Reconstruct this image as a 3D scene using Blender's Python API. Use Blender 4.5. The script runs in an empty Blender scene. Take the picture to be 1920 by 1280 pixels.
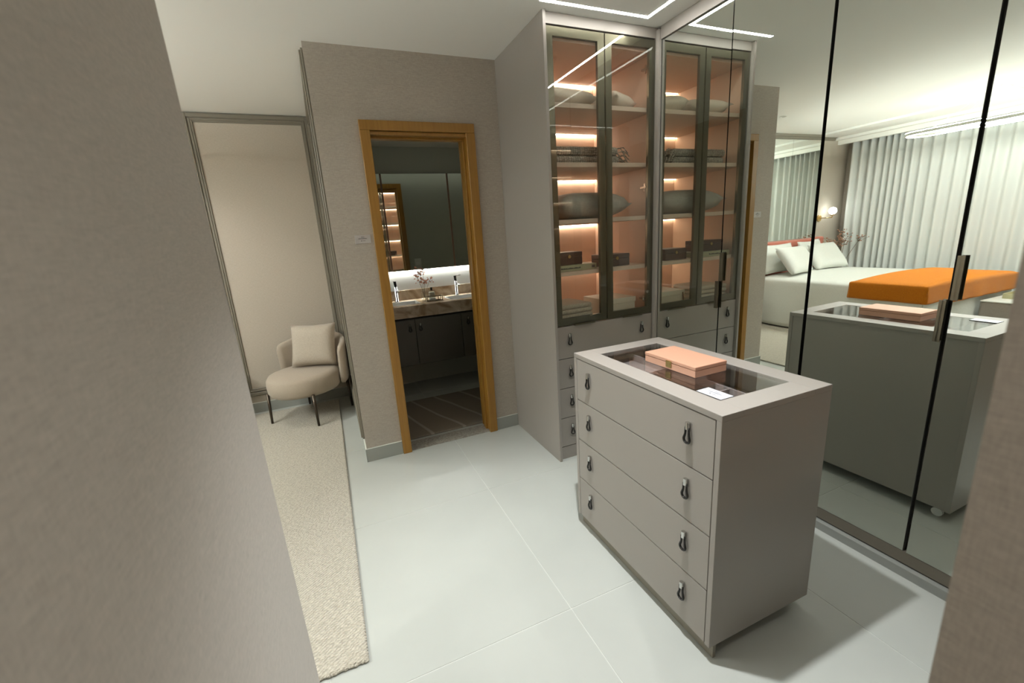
import bpy, bmesh, math, random
from mathutils import Vector, Matrix, Euler
random.seed(7)
sc = bpy.context.scene
COL = sc.collection
PI = math.pi

# ------------------------------------------------------------------ camera
def cam_matrix(loc, yaw, pit, rol):
    Rz = Matrix.Rotation(yaw, 3, 'Z'); Rx = Matrix.Rotation(pit, 3, 'X'); Ry = Matrix.Rotation(rol, 3, 'Y')
    R = Rz @ Rx @ Ry                       # columns: right, forward, up
    r, f, u = R.col[0], R.col[1], R.col[2]
    M = Matrix((( r.x, u.x, -f.x, loc[0]), (r.y, u.y, -f.y, loc[1]), (r.z, u.z, -f.z, loc[2]), (0, 0, 0, 1)))
    return M
cd = bpy.data.cameras.new('camera'); cam = bpy.data.objects.new('camera', cd); COL.objects.link(cam)
cam.matrix_world = cam_matrix((-2.0136, -2.2651, 1.4766), -0.39568, -0.24355, 0.06623)
cd.sensor_width = 36; cd.lens = 36 * 799.96 / 1920; cd.clip_start = 0.02; cd.clip_end = 60
cd.dof.use_dof = True; cd.dof.focus_distance = 2.6; cd.dof.aperture_fstop = 3.2
sc.camera = cam

# ------------------------------------------------------------------ world, exposure, lamps
w = bpy.data.worlds.new('world'); sc.world = w; w.use_nodes = True
w.node_tree.nodes['Background'].inputs[0].default_value = (1, 1, 1, 1)
w.node_tree.nodes['Background'].inputs[1].default_value = 0.05
sc.view_settings.view_transform = 'Standard'; sc.view_settings.look = 'None'
sc.view_settings.gamma = 1; sc.view_settings.use_curve_mapping = False
sc.view_settings.exposure = 0.55
sc.cycles.sample_clamp_indirect = 3.0
sc.cycles.max_bounces = 14; sc.cycles.diffuse_bounces = 5; sc.cycles.glossy_bounces = 8
sc.cycles.transparent_max_bounces = 24
sc.cycles.use_denoising = True
L_CLOSET = 32.0      # LED profile of the closet ceiling
L_UP = 450.0         # up-facing side of the bedroom pendant
L_SHELF = 17.0        # shelf LEDs
L_BATH = 110.0
L_PEND = 290.0
L_GLOBE = 12.0
SPOTS = [(-1.30, -1.15, 165), (-3.1, 1.45, 34), (-3.6, -1.6, 45), (-1.75, -2.9, 50)]

# ------------------------------------------------------------------ materials
def mat(name, col, rough=0.5, metal=0.0, spec=0.5, emit=None, estr=0.0, coat=0.0, sheen=0.0):
    m = bpy.data.materials.new(name); m.use_nodes = True
    b = m.node_tree.nodes['Principled BSDF']
    b.inputs['Base Color'].default_value = (*col, 1); b.inputs['Roughness'].default_value = rough
    b.inputs['Metallic'].default_value = metal; b.inputs['Specular IOR Level'].default_value = spec
    b.inputs['Coat Weight'].default_value = coat; b.inputs['Sheen Weight'].default_value = sheen
    if emit:
        b.inputs['Emission Color'].default_value = (*emit, 1); b.inputs['Emission Strength'].default_value = estr
    return m
def nt(m):
    return m.node_tree, m.node_tree.nodes, m.node_tree.links, m.node_tree.nodes['Principled BSDF']
def coords(m, scale, rot=(0, 0, 0), pos=True):
    t, n, l, b = nt(m)
    g = n.new('ShaderNodeNewGeometry' if pos else 'ShaderNodeTexCoord')
    mp = n.new('ShaderNodeMapping'); mp.inputs['Scale'].default_value = scale; mp.inputs['Rotation'].default_value = rot
    l.new(g.outputs['Position' if pos else 'Object'], mp.inputs['Vector'])
    return mp.outputs['Vector']
def noise(m, vec, scale, detail=4, rough=0.5):
    t, n, l, b = nt(m)
    x = n.new('ShaderNodeTexNoise'); x.inputs['Scale'].default_value = scale; x.inputs['Detail'].default_value = detail
    x.inputs['Roughness'].default_value = rough
    l.new(vec, x.inputs['Vector']); return x.outputs['Fac']
def ramp(m, fac, stops):
    t, n, l, b = nt(m)
    r = n.new('ShaderNodeValToRGB'); e = r.color_ramp.elements
    e[0].position, e[0].color = stops[0][0], (*stops[0][1], 1)
    e[1].position, e[1].color = stops[1][0], (*stops[1][1], 1)
    for p, c in stops[2:]:
        k = e.new(p); k.color = (*c, 1)
    l.new(fac, r.inputs[0]); return r.outputs['Color']
def math_(m, op, a, b_=None):
    t, n, l, b = nt(m)
    x = n.new('ShaderNodeMath'); x.operation = op
    for i, v in enumerate((a, b_)):
        if v is None: continue
        if isinstance(v, (int, float)): x.inputs[i].default_value = v
        else: l.new(v, x.inputs[i])
    return x.outputs[0]
def bump(m, h, strength, dist=0.001):
    t, n, l, b = nt(m)
    x = n.new('ShaderNodeBump'); x.inputs['Strength'].default_value = strength; x.inputs['Distance'].default_value = dist
    l.new(h, x.inputs['Height']); l.new(x.outputs[0], b.inputs['Normal'])
def woven(name, col, var=0.10, sc1=(300, 300, 55), sc2=(55, 55, 300), bs=0.35, rough=0.85, sheen=0.2, pos=True, s=1.0, blotch=0.0):
    m = mat(name, col, rough, spec=0.25, sheen=sheen)
    a = noise(m, coords(m, sc1, pos=pos), s, 2); b2 = noise(m, coords(m, sc2, pos=pos), s, 2)
    f = math_(m, 'MULTIPLY', math_(m, 'ADD', a, b2), 0.5)
    if blotch: f = math_(m, 'ADD', math_(m, 'MULTIPLY', f, 1 - blotch), math_(m, 'MULTIPLY', noise(m, coords(m, (20, 20, 150), pos=pos), 1.0, 3), blotch))
    lo = tuple(c * (1 - var * 1.6) for c in col); hi = tuple(min(1, c * (1 + var * 1.6)) for c in col)
    l = nt(m)[2]; l.new(ramp(m, f, [(0.32, lo), (0.68, hi)]), nt(m)[3].inputs['Base Color'])
    bump(m, f, bs, 0.0015); return m

M = {}
M['wallpaper'] = woven('wallpaper', (0.405, 0.36, 0.305), 0.10, blotch=0.25)
M['wall_panel'] = woven('wall_panel', (0.44, 0.39, 0.32), 0.05)
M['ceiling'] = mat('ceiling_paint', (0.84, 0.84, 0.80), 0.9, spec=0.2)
M['lacquer'] = mat('lacquer', (0.285, 0.259, 0.229), 0.42)
M['trimpaint'] = mat('trimpaint', (0.18, 0.16, 0.122), 0.45)
M['gap'] = mat('dark_gap', (0.02, 0.018, 0.015), 0.6)
M['grout'] = mat('grout', (0.66, 0.67, 0.62), 0.8)
M['basetile'] = mat('base_tile', (0.30, 0.31, 0.28), 0.35)
M['ochre'] = mat('ochre_wood', (0.27,0.13,0.02), 0.45)
l = nt(M['ochre'])[2]
l.new(ramp(M['ochre'], noise(M['ochre'], coords(M['ochre'], (30, 30, 1.2)), 3, 5), [(0.3, (0.245, 0.118, 0.014)), (0.7, (0.30, 0.148, 0.022))]), nt(M['ochre'])[3].inputs['Base Color'])
# satin porcelain with faint clouding and thin pale veins
m = M['tile'] = mat('porcelain', (0.5, 0.53, 0.49), 0.285, spec=0.5)
v = coords(m, (1, 1, 1)); n1 = noise(m, v, 1.3, 5, 0.55)
base = ramp(m, n1, [(0.3, (0.43, 0.445, 0.41)), (0.7, (0.485, 0.50, 0.46))])
t_, n_, l_, b_ = nt(m); l_.new(base, b_.inputs['Base Color'])
# rug with diagonal loops
m = M['rug'] = mat('rug_wool', (0.50, 0.46, 0.37), 0.95, spec=0.1, sheen=0.3)
t_, n_, l_, b_ = nt(m)
wv = n_.new('ShaderNodeTexWave'); wv.inputs['Scale'].default_value = 26; wv.inputs['Distortion'].default_value = 3.5
wv.inputs['Detail'].default_value = 2; wv.inputs['Detail Scale'].default_value = 4
l_.new(coords(m, (1, 1, 1), (0, 0, 0.95)), wv.inputs['Vector'])
vo = n_.new('ShaderNodeTexVoronoi'); vo.inputs['Scale'].default_value = 110
l_.new(coords(m, (0.6, 1.4, 1), (0, 0, 0.95)), vo.inputs['Vector'])
h = math_(m, 'ADD', math_(m, 'MULTIPLY', wv.outputs['Fac'], 0.5), math_(m, 'SUBTRACT', 0.8, vo.outputs['Distance']))
l_.new(ramp(m, h, [(0.3, (0.40, 0.365, 0.29)), (0.95, (0.60, 0.555, 0.455))]), b_.inputs['Base Color'])
bump(m, h, 0.9, 0.006)
# marble
m = M['marble'] = mat('brown_marble', (0.5, 0.4, 0.3), 0.15)
t_, n_, l_, b_ = nt(m)
nn = n_.new('ShaderNodeTexNoise'); nn.inputs['Scale'].default_value = 5; nn.inputs['Detail'].default_value = 8; nn.inputs['Distortion'].default_value = 1.6
l_.new(coords(m, (1, 1, 1)), nn.inputs['Vector'])
l_.new(ramp(m, nn.outputs['Fac'], [(0.35, (0.30, 0.20, 0.12)), (0.5, (0.52, 0.40, 0.28)), (0.7, (0.72, 0.62, 0.48))]), b_.inputs['Base Color'])
m = M['speckle'] = mat('speckled_threshold', (0.3, 0.28, 0.24), 0.4)
l = nt(m)[2]; l.new(ramp(m, noise(m, coords(m, (1, 1, 1)), 60, 6, 0.8), [(0.35, (0.17, 0.15, 0.12)), (0.65, (0.42, 0.40, 0.35))]), nt(m)[3].inputs['Base Color'])
M['framemetal'] = mat('brushed_bronze', (0.155, 0.14, 0.10), 0.32, 0.85)
l = nt(M['framemetal'])[2]
l.new(math_(M['framemetal'], 'ADD', math_(M['framemetal'], 'MULTIPLY', noise(M['framemetal'], coords(M['framemetal'], (200, 200, 3)), 2, 2), 0.18), 0.24), nt(M['framemetal'])[3].inputs['Roughness'])
M['peach'] = mat('peach_board', (0.64, 0.45, 0.34), 0.5)
M['shelfedge'] = mat('shelf_board', (0.58, 0.46, 0.37), 0.5)
M['chrome'] = mat('chrome', (0.6, 0.6, 0.58), 0.12, 1.0)
M['blackmetal'] = mat('black_metal', (0.03, 0.028, 0.026), 0.25, 0.6)
M['gold'] = mat('brass', (0.62, 0.45, 0.2), 0.25, 1.0)
M['bronze'] = mat('aged_bronze', (0.12, 0.08, 0.04), 0.4, 0.8)
M['legmetal'] = mat('leg_bronze', (0.07, 0.055, 0.04), 0.35, 0.7)
M['chairfab'] = woven('chair_fabric', (0.38, 0.32, 0.25), 0.06, (220, 220, 220), (350, 350, 350), 0.3)
M['cushfab'] = woven('cushion_linen', (0.43, 0.375, 0.30), 0.09, (500, 60, 60), (60, 500, 500), 0.4, pos=False)
M['linen'] = woven('white_linen', (0.74, 0.75, 0.70), 0.03, (200, 200, 60), (60, 60, 200), 0.2)
M['linen_beige'] = woven('beige_linen', (0.60, 0.52, 0.42), 0.04, (200, 200, 60), (60, 60, 200), 0.2)
M['silkgrey'] = woven('grey_satin', (0.36, 0.34, 0.30), 0.08, (300, 30, 30), (30, 300, 30), 0.2, rough=0.45)
m = M['orange'] = mat('orange_wool', (0.50, 0.15, 0.008), 0.95, spec=0.1, sheen=0.12)
h = noise(m, coords(m, (1, 1, 1)), 160, 3, 0.7); bump(m, h, 0.7, 0.006)
l = nt(m)[2]; l.new(ramp(m, h, [(0.3, (0.40, 0.11, 0.004)), (0.7, (0.56, 0.19, 0.010))]), nt(m)[3].inputs['Base Color'])
m = M['knit'] = mat('grey_knit', (0.34, 0.32, 0.28), 0.95, spec=0.1)
t_, n_, l_, b_ = nt(m)
vo = n_.new('ShaderNodeTexVoronoi'); vo.inputs['Scale'].default_value = 62; vo.inputs['Randomness'].default_value = 0.3; l_.new(coords(m, (1, 1, 1.3)), vo.inputs['Vector'])
l_.new(ramp(m, vo.outputs['Distance'], [(0.2, (0.50, 0.46, 0.39)), (0.75, (0.20, 0.18, 0.15))]), b_.inputs['Base Color'])
bump(m, math_(m, 'SUBTRACT', 1.0, vo.outputs['Distance']), 0.9, 0.01)
m = M['towel'] = mat('ribbed_towel', (0.58, 0.52, 0.42), 0.95, spec=0.1)
t_, n_, l_, b_ = nt(m)
wv = n_.new('ShaderNodeTexWave'); wv.inputs['Scale'].default_value = 32; l_.new(coords(m, (1, 1, 0.02)), wv.inputs['Vector'])
bump(m, wv.outputs['Fac'], 0.8, 0.004)
M['headboard'] = woven('coral_velvet', (0.42, 0.12, 0.075), 0.05, (80, 80, 80), (200, 200, 200), 0.1, sheen=0.4)
M['white'] = mat('white_lacquer', (0.72, 0.72, 0.68), 0.35)
M['basin'] = mat('white_ceramic', (0.8, 0.8, 0.77), 0.1)
M['vanity'] = mat('vanity_front', (0.085, 0.074, 0.056), 0.45)
M['bathpaint'] = mat('bath_paint', (0.40, 0.41, 0.345), 0.7)
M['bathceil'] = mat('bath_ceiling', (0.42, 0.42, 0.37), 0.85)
M['mullion'] = mat('brown_profile', (0.17, 0.10, 0.06), 0.4)
m = M['bathmat'] = mat('taupe_carpet', (0.22, 0.185, 0.15), 0.95, spec=0.1)
t_, n_, l_, b_ = nt(m)
wv = n_.new('ShaderNodeTexWave'); wv.inputs['Scale'].default_value = 1.45; wv.inputs['Distortion'].default_value = 2.6; wv.inputs['Detail'].default_value = 0.4; wv.inputs['Detail Scale'].default_value = 0.9
l_.new(coords(m, (1, 1, 1), (0, 0, -0.25)), wv.inputs['Vector'])
l_.new(ramp(m, wv.outputs['Fac'], [(0.955, (0.23, 0.195, 0.155)), (0.99, (0.38, 0.34, 0.28))]), b_.inputs['Base Color'])
bump(m, noise(m, coords(m, (1, 1, 1)), 300, 2), 0.5, 0.004)
M['boxdark'] = mat('brown_leather', (0.075, 0.040, 0.032), 0.45)
M['peachleather'] = mat('peach_leather', (0.48, 0.26, 0.17), 0.42)
bump(M['peachleather'], noise(M['peachleather'], coords(M['peachleather'], (1, 1, 1)), 900, 2), 0.25, 0.0005)
M['paper'] = mat('white_card', (0.56, 0.57, 0.61), 0.35)
M['ink'] = mat('dark_ink', (0.05, 0.05, 0.055), 0.6)
M['felt'] = woven('mauve_felt', (0.36, 0.315, 0.295), 0.04, (300, 300, 300), (150, 150, 150), 0.2)
M['cream'] = mat('cream_box', (0.66, 0.61, 0.50), 0.5)
M['olive'] = mat('olive_spine', (0.36, 0.36, 0.24), 0.5)
M['traywood'] = mat('pale_tray', (0.42, 0.40, 0.24), 0.5)
M['yellow'] = mat('yellow_ceramic', (0.85, 0.42, 0.03), 0.4)
M['blossom'] = mat('dried_blossom', (0.36, 0.19, 0.12), 0.9)
M['blossom2'] = mat('pink_blossom', (0.55, 0.28, 0.2), 0.9)
M['stem'] = mat('dry_stem', (0.12, 0.09, 0.06), 0.8)
M['plate'] = mat('switch_plate', (0.6, 0.62, 0.56), 0.4)
M['signplate'] = mat('brushed_sign', (0.50, 0.48, 0.46), 0.35, 0.3)
M['bench'] = woven('bench_fabric', (0.30, 0.265, 0.235), 0.05, (200, 200, 60), (60, 60, 200), 0.2)
M['bedwhite'] = M['linen']
def emis(name, col, s):
    return mat(name, (0.9, 0.9, 0.9), 0.5, emit=col, estr=s)
M['led'] = emis('led_cool', (1.0, 0.985, 0.94), L_CLOSET)
M['ledup'] = emis('led_up', (0.96, 1.0, 0.95), L_UP)
M['ledwarm'] = emis('led_warm', (1.0, 0.83, 0.66), L_SHELF)
M['ledbath'] = emis('led_bath', (0.98, 1.0, 0.93), L_BATH)
M['ledbath_fill'] = emis('led_bath_fill', (0.98, 1.0, 0.93), 2.5)
M['ledpend'] = emis('led_pendant', (0.97, 1.0, 0.97), L_PEND)
M['globe'] = emis('opal_globe', (0.97, 0.98, 1.0), L_GLOBE)
# mirror glass and clear pane (thin sheet: straight-through plus surface reflection)
m = M['mirror'] = bpy.data.materials.new('mirror_glass'); m.use_nodes = True
n = m.node_tree.nodes; n.clear(); o = n.new('ShaderNodeOutputMaterial'); g = n.new('ShaderNodeBsdfGlossy')
g.inputs['Color'].default_value = (0.86, 0.90, 0.85, 1); g.inputs['Roughness'].default_value = 0.0
m.node_tree.links.new(g.outputs[0], o.inputs[0])
def pane(name, tint, ior=1.5, boost=1.0):
    m = bpy.data.materials.new(name); m.use_nodes = True
    n = m.node_tree.nodes; n.clear(); l = m.node_tree.links
    o = n.new('ShaderNodeOutputMaterial'); g = n.new('ShaderNodeBsdfGlossy'); g.inputs['Roughness'].default_value = 0.0
    t = n.new('ShaderNodeBsdfTransparent'); t.inputs[0].default_value = (*tint, 1)
    f = n.new('ShaderNodeFresnel'); gm = n.new('ShaderNodeNewGeometry'); iv = n.new('ShaderNodeMapRange')
    iv.inputs['To Min'].default_value = ior; iv.inputs['To Max'].default_value = 1 / ior   # same reflectance on both faces of the sheet
    l.new(gm.outputs['Backfacing'], iv.inputs['Value']); l.new(iv.outputs[0], f.inputs['IOR'])
    k = n.new('ShaderNodeMath'); k.operation = 'MULTIPLY'; k.inputs[1].default_value = boost; k.use_clamp = True
    x = n.new('ShaderNodeMixShader')
    l.new(f.outputs[0], k.inputs[0]); l.new(k.outputs[0], x.inputs[0]); l.new(t.outputs[0], x.inputs[1]); l.new(g.outputs[0], x.inputs[2]); l.new(x.outputs[0], o.inputs[0])
    return m
M['glass'] = pane('clear_glass', (0.97, 0.98, 0.96), 1.5, 1.3)
M['topglass'] = pane('smoked_top_glass', (0.92, 0.92, 0.92), 1.5, 1.3)
M['vaseglass'] = pane('vase_glass', (0.93, 0.94, 0.92), 1.45, 1.5)
# curtain voile
m = M['curtain'] = mat('voile', (0.86, 0.87, 0.84), 0.9, spec=0.1)
t_, n_, l_, b_ = nt(m); tr = n_.new('ShaderNodeBsdfTranslucent'); tr.inputs[0].default_value = (0.75, 0.78, 0.76, 1)
x = n_.new('ShaderNodeMixShader'); x.inputs[0].default_value = 0.3
l_.new(b_.outputs[0], x.inputs[1]); l_.new(tr.outputs[0], x.inputs[2]); l_.new(x.outputs[0], n_['Material Output'].inputs[0])

# ------------------------------------------------------------------ mesh helpers
class MB:
    def __init__(s): s.bm = bmesh.new()
    def box(s, x0, x1, y0, y1, z0, z1, bev=0.0, seg=1):
        r = bmesh.ops.create_cube(s.bm, size=1.0); vs = r['verts']
        for v in vs:
            v.co = Vector(((x0 + x1) / 2 + v.co.x * (x1 - x0), (y0 + y1) / 2 + v.co.y * (y1 - y0), (z0 + z1) / 2 + v.co.z * (z1 - z0)))
        if bev > 0:
            es = list({e for v in vs for e in v.link_edges})
            bmesh.ops.bevel(s.bm, geom=es, offset=bev, segments=seg, affect='EDGES', profile=0.5)
        return s
    def tube(s, pts, r, n=8, caps=True, flat=None):
        pts = [Vector(p) for p in pts]; rings = []
        rr = r if isinstance(r, (list, tuple)) else [r] * len(pts)
        up = None
        for i, p in enumerate(pts):
            d = (pts[min(i + 1, len(pts) - 1)] - pts[max(i - 1, 0)]).normalized()
            if up is None:
                up = Vector((0, 0, 1)) if abs(d.z) < 0.9 else Vector((1, 0, 0))
            a = d.cross(up).normalized(); up = a.cross(d).normalized()
            rings.append([s.bm.verts.new(p + (a * math.cos(2 * PI * k / n) + up * math.sin(2 * PI * k / n)) * rr[i]) for k in range(n)])
        for A, B in zip(rings, rings[1:]):
            for k in range(n): s.bm.faces.new((A[k], A[(k + 1) % n], B[(k + 1) % n], B[k]))
        if caps:
            s.bm.faces.new(list(reversed(rings[0]))); s.bm.faces.new(rings[-1])
        return s
    def lathe(s, prof, c=(0, 0, 0), n=24, sx=1.0, sy=1.0):
        rings = []
        for r, z in prof:
            if r < 1e-6: rings.append([s.bm.verts.new((c[0], c[1], c[2] + z))])
            else: rings.append([s.bm.verts.new((c[0] + sx * r * math.cos(2 * PI * k / n), c[1] + sy * r * math.sin(2 * PI * k / n), c[2] + z)) for k in range(n)])
        for A, B in zip(rings, rings[1:]):
            for k in range(n):
                if len(A) == 1 and len(B) > 1: s.bm.faces.new((A[0], B[k], B[(k + 1) % n]))
                elif len(B) == 1 and len(A) > 1: s.bm.faces.new((A[k], A[(k + 1) % n], B[0]))
                elif len(A) > 1: s.bm.faces.new((A[k], A[(k + 1) % n], B[(k + 1) % n], B[k]))
        return s
    def ball(s, c, r, sub=1, sq=(1, 1, 1)):
        q = bmesh.ops.create_icosphere(s.bm, subdivisions=sub, radius=r)
        for v in q['verts']: v.co = Vector((v.co.x * sq[0] + c[0], v.co.y * sq[1] + c[1], v.co.z * sq[2] + c[2]))
        return s
    def frame(s, x0, x1, z0, z1, wd, y0, y1, plane='y', bev=0.0):
        """rectangular ring of boxes in the x-z plane (plane y) or y-z plane (plane x)"""
        def b(a0, a1, c0, c1):
            if plane == 'y': s.box(a0, a1, y0, y1, c0, c1, bev)
            elif plane == 'x': s.box(y0, y1, a0, a1, c0, c1, bev)
            else: s.box(a0, a1, c0, c1, y0, y1, bev)
        b(x0, x0 + wd, z0, z1); b(x1 - wd, x1, z0, z1); b(x0 + wd, x1 - wd, z0, z0 + wd); b(x0 + wd, x1 - wd, z1 - wd, z1)
        return s
    def build(s, name, m, parent=None, loc=None, rot=None, smooth=False, auto=None):
        bmesh.ops.recalc_face_normals(s.bm, faces=s.bm.faces)
        me = bpy.data.meshes.new(name); s.bm.to_mesh(me); s.bm.free()
        if smooth:
            for p in me.polygons: p.use_smooth = True
        me.materials.append(m)
        o = bpy.data.objects.new(name, me); COL.objects.link(o)
        if parent is not None: o.parent = parent
        if loc: o.location = loc
        if rot: o.rotation_euler = rot
        return o
def box(name, m, x0, x1, y0, y1, z0, z1, parent=None, bev=0.0, seg=1, **k):
    return MB().box(x0, x1, y0, y1, z0, z1, bev, seg).build(name, m, parent, **k)
def thing(name, label, cat, loc=(0, 0, 0), rz=0.0, group=None, rot=None):
    o = bpy.data.objects.new(name, None); COL.objects.link(o); o.empty_display_size = 0.1
    o.location = loc; o.rotation_euler = rot if rot else (0, 0, rz)
    o['label'] = label; o['category'] = cat
    if group: o['group'] = group
    return o
def tag(o, label, cat, group=None):
    o['label'] = label; o['category'] = cat
    if group: o['group'] = group
    return o
def struct(o):
    o['kind'] = 'structure'; return o
def sempty(name):
    o = bpy.data.objects.new(name, None); COL.objects.link(o); o['kind'] = 'structure'; return o
def cushion_bm(wd, ht, t, n=14, pinch=0.10, sag=0.0, puff=0.5):
    b = MB(); V = {}
    for side in (1, -1):
        for i in range(n + 1):
            for j in range(n + 1):
                u, v = -1 + 2 * i / n, -1 + 2 * j / n
                e = (1 - u ** 4) * (1 - v ** 4)
                if e < 1e-9 and side == -1: V[(i, j, -1)] = V[(i, j, 1)]; continue
                px = wd / 2 * u * (1 - pinch * (1 - v * v)); py = ht / 2 * v * (1 - pinch * (1 - u * u))
                z = side * t / 2 * max(e, 0) ** puff + sag * (u * u) 
                V[(i, j, side)] = b.bm.verts.new((px, py, z))
        for i in range(n):
            for j in range(n):
                q = [V[(i, j, side)], V[(i + 1, j, side)], V[(i + 1, j + 1, side)], V[(i, j + 1, side)]]
                if side == -1: q.reverse()
                try: b.bm.faces.new(q)
                except ValueError: pass
    return b

# ------------------------------------------------------------------ structure
H = 2.6; D = 0.66; YR = 2.20
fl = struct(box('floor', M['grout'], -6.0, 0.7, -3.4, 2.45, -0.08, -0.002))
TX0, TY0, TW, TH = -0.410, -0.0756, 0.905, 0.952
tm = None
for i in range(-6, 2):
    for j in range(-4, 4):
        x0 = TX0 + (i) * TW; y0 = TY0 + (j - 1) * TH
        if x0 > 0.5 or y0 > 2.3 or x0 < -6.1: continue
        if tm is None:
            t = MB().box(0.0015, TW - 0.0015, 0.0015, TH - 0.0015, -0.012, 0.0, 0.0008).build('tile', M['tile'], fl); tm = t.data
        else:
            t = bpy.data.objects.new('tile', tm); COL.objects.link(t); t.parent = fl
        t.location = (x0, y0, 0)
ceil_ = struct(box('ceiling', M['ceiling'], -6.0, 0.7, -3.4, 2.45, H, H + 0.06))
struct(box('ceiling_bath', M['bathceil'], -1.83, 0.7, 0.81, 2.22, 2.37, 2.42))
b = MB().box(-2.40, -2.24, -3.3, -1.052, 0, H)          # this wall's free edge is a little off plumb
for v in b.bm.verts:
    if v.co.y > -2: v.co.y = -1.097 + 0.0674 * (1.97 - v.co.z)
struct(b.build('wall_left', M['wallpaper']))
struct(box('wall_right', M['wallpaper'], -1.45, -1.30, -3.3, -2.093, 0, H))
struct(box('wall_entry', M['wallpaper'], -6.0, 0.7, -3.42, -3.30, 0, H))
struct(box('wall_window', M['wallpaper'], -6.0, -5.84, -3.3, 2.3, 0, H))
struct(box('wall_bed', M['wall_panel'], -5.84, -1.84, YR, YR + 0.12, 0, H))
# bathroom wall with the doorway
DX0, DX1, DZ = -1.665, -1.005, 2.165
wb = MB(); wb.box(-1.942, DX0, D, D + 0.14, 0, H); wb.box(DX1, 0.7, D, D + 0.14, 0, H); wb.box(DX0, DX1, D, D + 0.14, DZ, H)
struct(wb.build('wall_bath', M['wallpaper']))
struct(box('wall_bath_inner', M['bathpaint'], DX1 + 0.0, 0.7, D + 0.141, D + 0.148, 0, H))
struct(box('wall_bath_inner_left', M['bathpaint'], -1.83, DX0, D + 0.141, D + 0.148, 0, H))
struct(box('wall_bath_lintel', M['bathpaint'], DX0, DX1, D + 0.141, D + 0.148, DZ + 0.03, H))
struct(box('wall_passage', M['wallpaper'], -1.942, -1.84, D + 0.14, YR, 0, H))
struct(box('wall_bath_left', M['bathpaint'], -1.84, -1.83, D + 0.148, 2.23, 0, H))
struct(box('wall_bath_rear', M['bathpaint'], -1.83, 0.7, 2.225, 2.32, 0, H))
struct(box('wall_bath_right', M['bathpaint'], 0.66, 0.7, D + 0.148, 2.225, 0, H))
struct(box('wall_closet', M['lacquer'], 0.60, 0.66, -3.3, D, 0, H))
# baseboards in floor tile with a pale top joint
def baseb(name, x0, x1, y0, y1):
    e = sempty(name)
    box('base_tile', M['basetile'], x0, x1, y0, y1, 0, 0.095, e)
    box('joint', M['grout'], x0, x1, y0, y1, 0.095, 0.0985, e)
baseb('baseboard_bath', -1.944, -1.7005, D - 0.009, D - 0.0005)
baseb('baseboard_bath_right', -0.969, -0.787, D - 0.009, D - 0.0005)
baseb('baseboard_passage', -1.951, -1.9425, D - 0.009, YR - 0.011)
baseb('baseboard_bed', -3.4, -1.952, YR - 0.009, YR - 0.0005)
# doorway casing in ochre wood
dr = sempty('door_1')
box('architrave', M['ochre'], -1.6995, -1.640, D - 0.022, D - 0.0005, 0, 2.148, dr, 0.002)
box('architrave', M['ochre'], -1.030, -0.970, D - 0.022, D - 0.0005, 0, 2.148, dr, 0.002)
box('architrave', M['ochre'], -1.6995, -0.970, D - 0.022, D - 0.0005, 2.1485, 2.2045, dr, 0.002)
for (a, b_2) in ((-1.6640, -1.645), (-1.026, -1.0060)):
    box('jamb', M['ochre'], a, b_2, D, D + 0.1485, 0, 2.1475, dr, 0.001)
box('jamb', M['ochre'], -1.6445, -1.0265, D, D + 0.1485, 2.128, 2.1475, dr, 0.001)
box('door_stop', M['ochre'], -1.6445, -1.632, D + 0.05, D + 0.10, 0, 2.128, dr, 0.001)
box('door_stop', M['ochre'], -1.039, -1.0268, D + 0.05, D + 0.10, 0, 2.128, dr, 0.001)
box('door_stop', M['ochre'], -1.632, -1.039, D + 0.05, D + 0.10, 2.114, 2.1278, dr, 0.001)
for a in ((-1.6995, -1.640), (-1.030, -0.970)):
    box('architrave', M['ochre'], a[0], a[1], D + 0.149, D + 0.168, 0, 2.148, dr, 0.002)
box('architrave', M['ochre'], -1.6995, -0.970, D + 0.149, D + 0.168, 2.1485, 2.2045, dr, 0.002)
box('threshold', M['speckle'], -1.645, -1.026, D + 0.0, D + 0.14, 0.0002, 0.004, dr)
# panel mouldings: stepped frames
def moulding(name, x0, x1, z0, z1, wd, yface, plane, out=-1):
    e = sempty(name)
    for (a, b2, dep) in ((0, wd, 0.012), (wd * 0.12, wd * 0.50, 0.022), (wd * 0.58, wd * 0.80, 0.018)):
        lo, hi = (yface - dep, yface - 0.0005) if out < 0 else (yface + 0.0005, yface + dep)
        MB().frame(x0 + a, x1 - a, z0 + a, z1 - a, b2 - a, lo, hi, plane, 0.0025).build('moulding', M['trimpaint'], e)
moulding('trim_1', -2.885, -1.945, 0.165, 2.598, 0.072, YR, 'y')
moulding('trim_2', D + 0.02, YR - 0.03, 0.165, 2.575, 0.072, -1.942, 'x')
# crown moulding above the bed
e = sempty('trim_3')
box('crown', M['trimpaint'], -5.45, -2.90, YR - 0.03, YR - 0.0005, 2.535, 2.5995, e, 0.003)
box('crown_lip', M['trimpaint'], -5.45, -2.90, YR - 0.045, YR - 0.031, 2.565, 2.5995, e, 0.003)
# stepped soffit and curtain pelmet
e = sempty('trim_4')
box('soffit', M['ceiling'], -5.83, -4.95, -3.29, YR - 0.05, 2.572, 2.5995, e, 0.003)
box('soffit_step', M['ceiling'], -5.83, -5.46, -3.29, YR - 0.001, 2.535, 2.5715, e, 0.003)
box('pelmet', M['ceiling'], -5.60, -5.55, -3.29, YR - 0.002, 2.475, 2.5345, e, 0.003)


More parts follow.
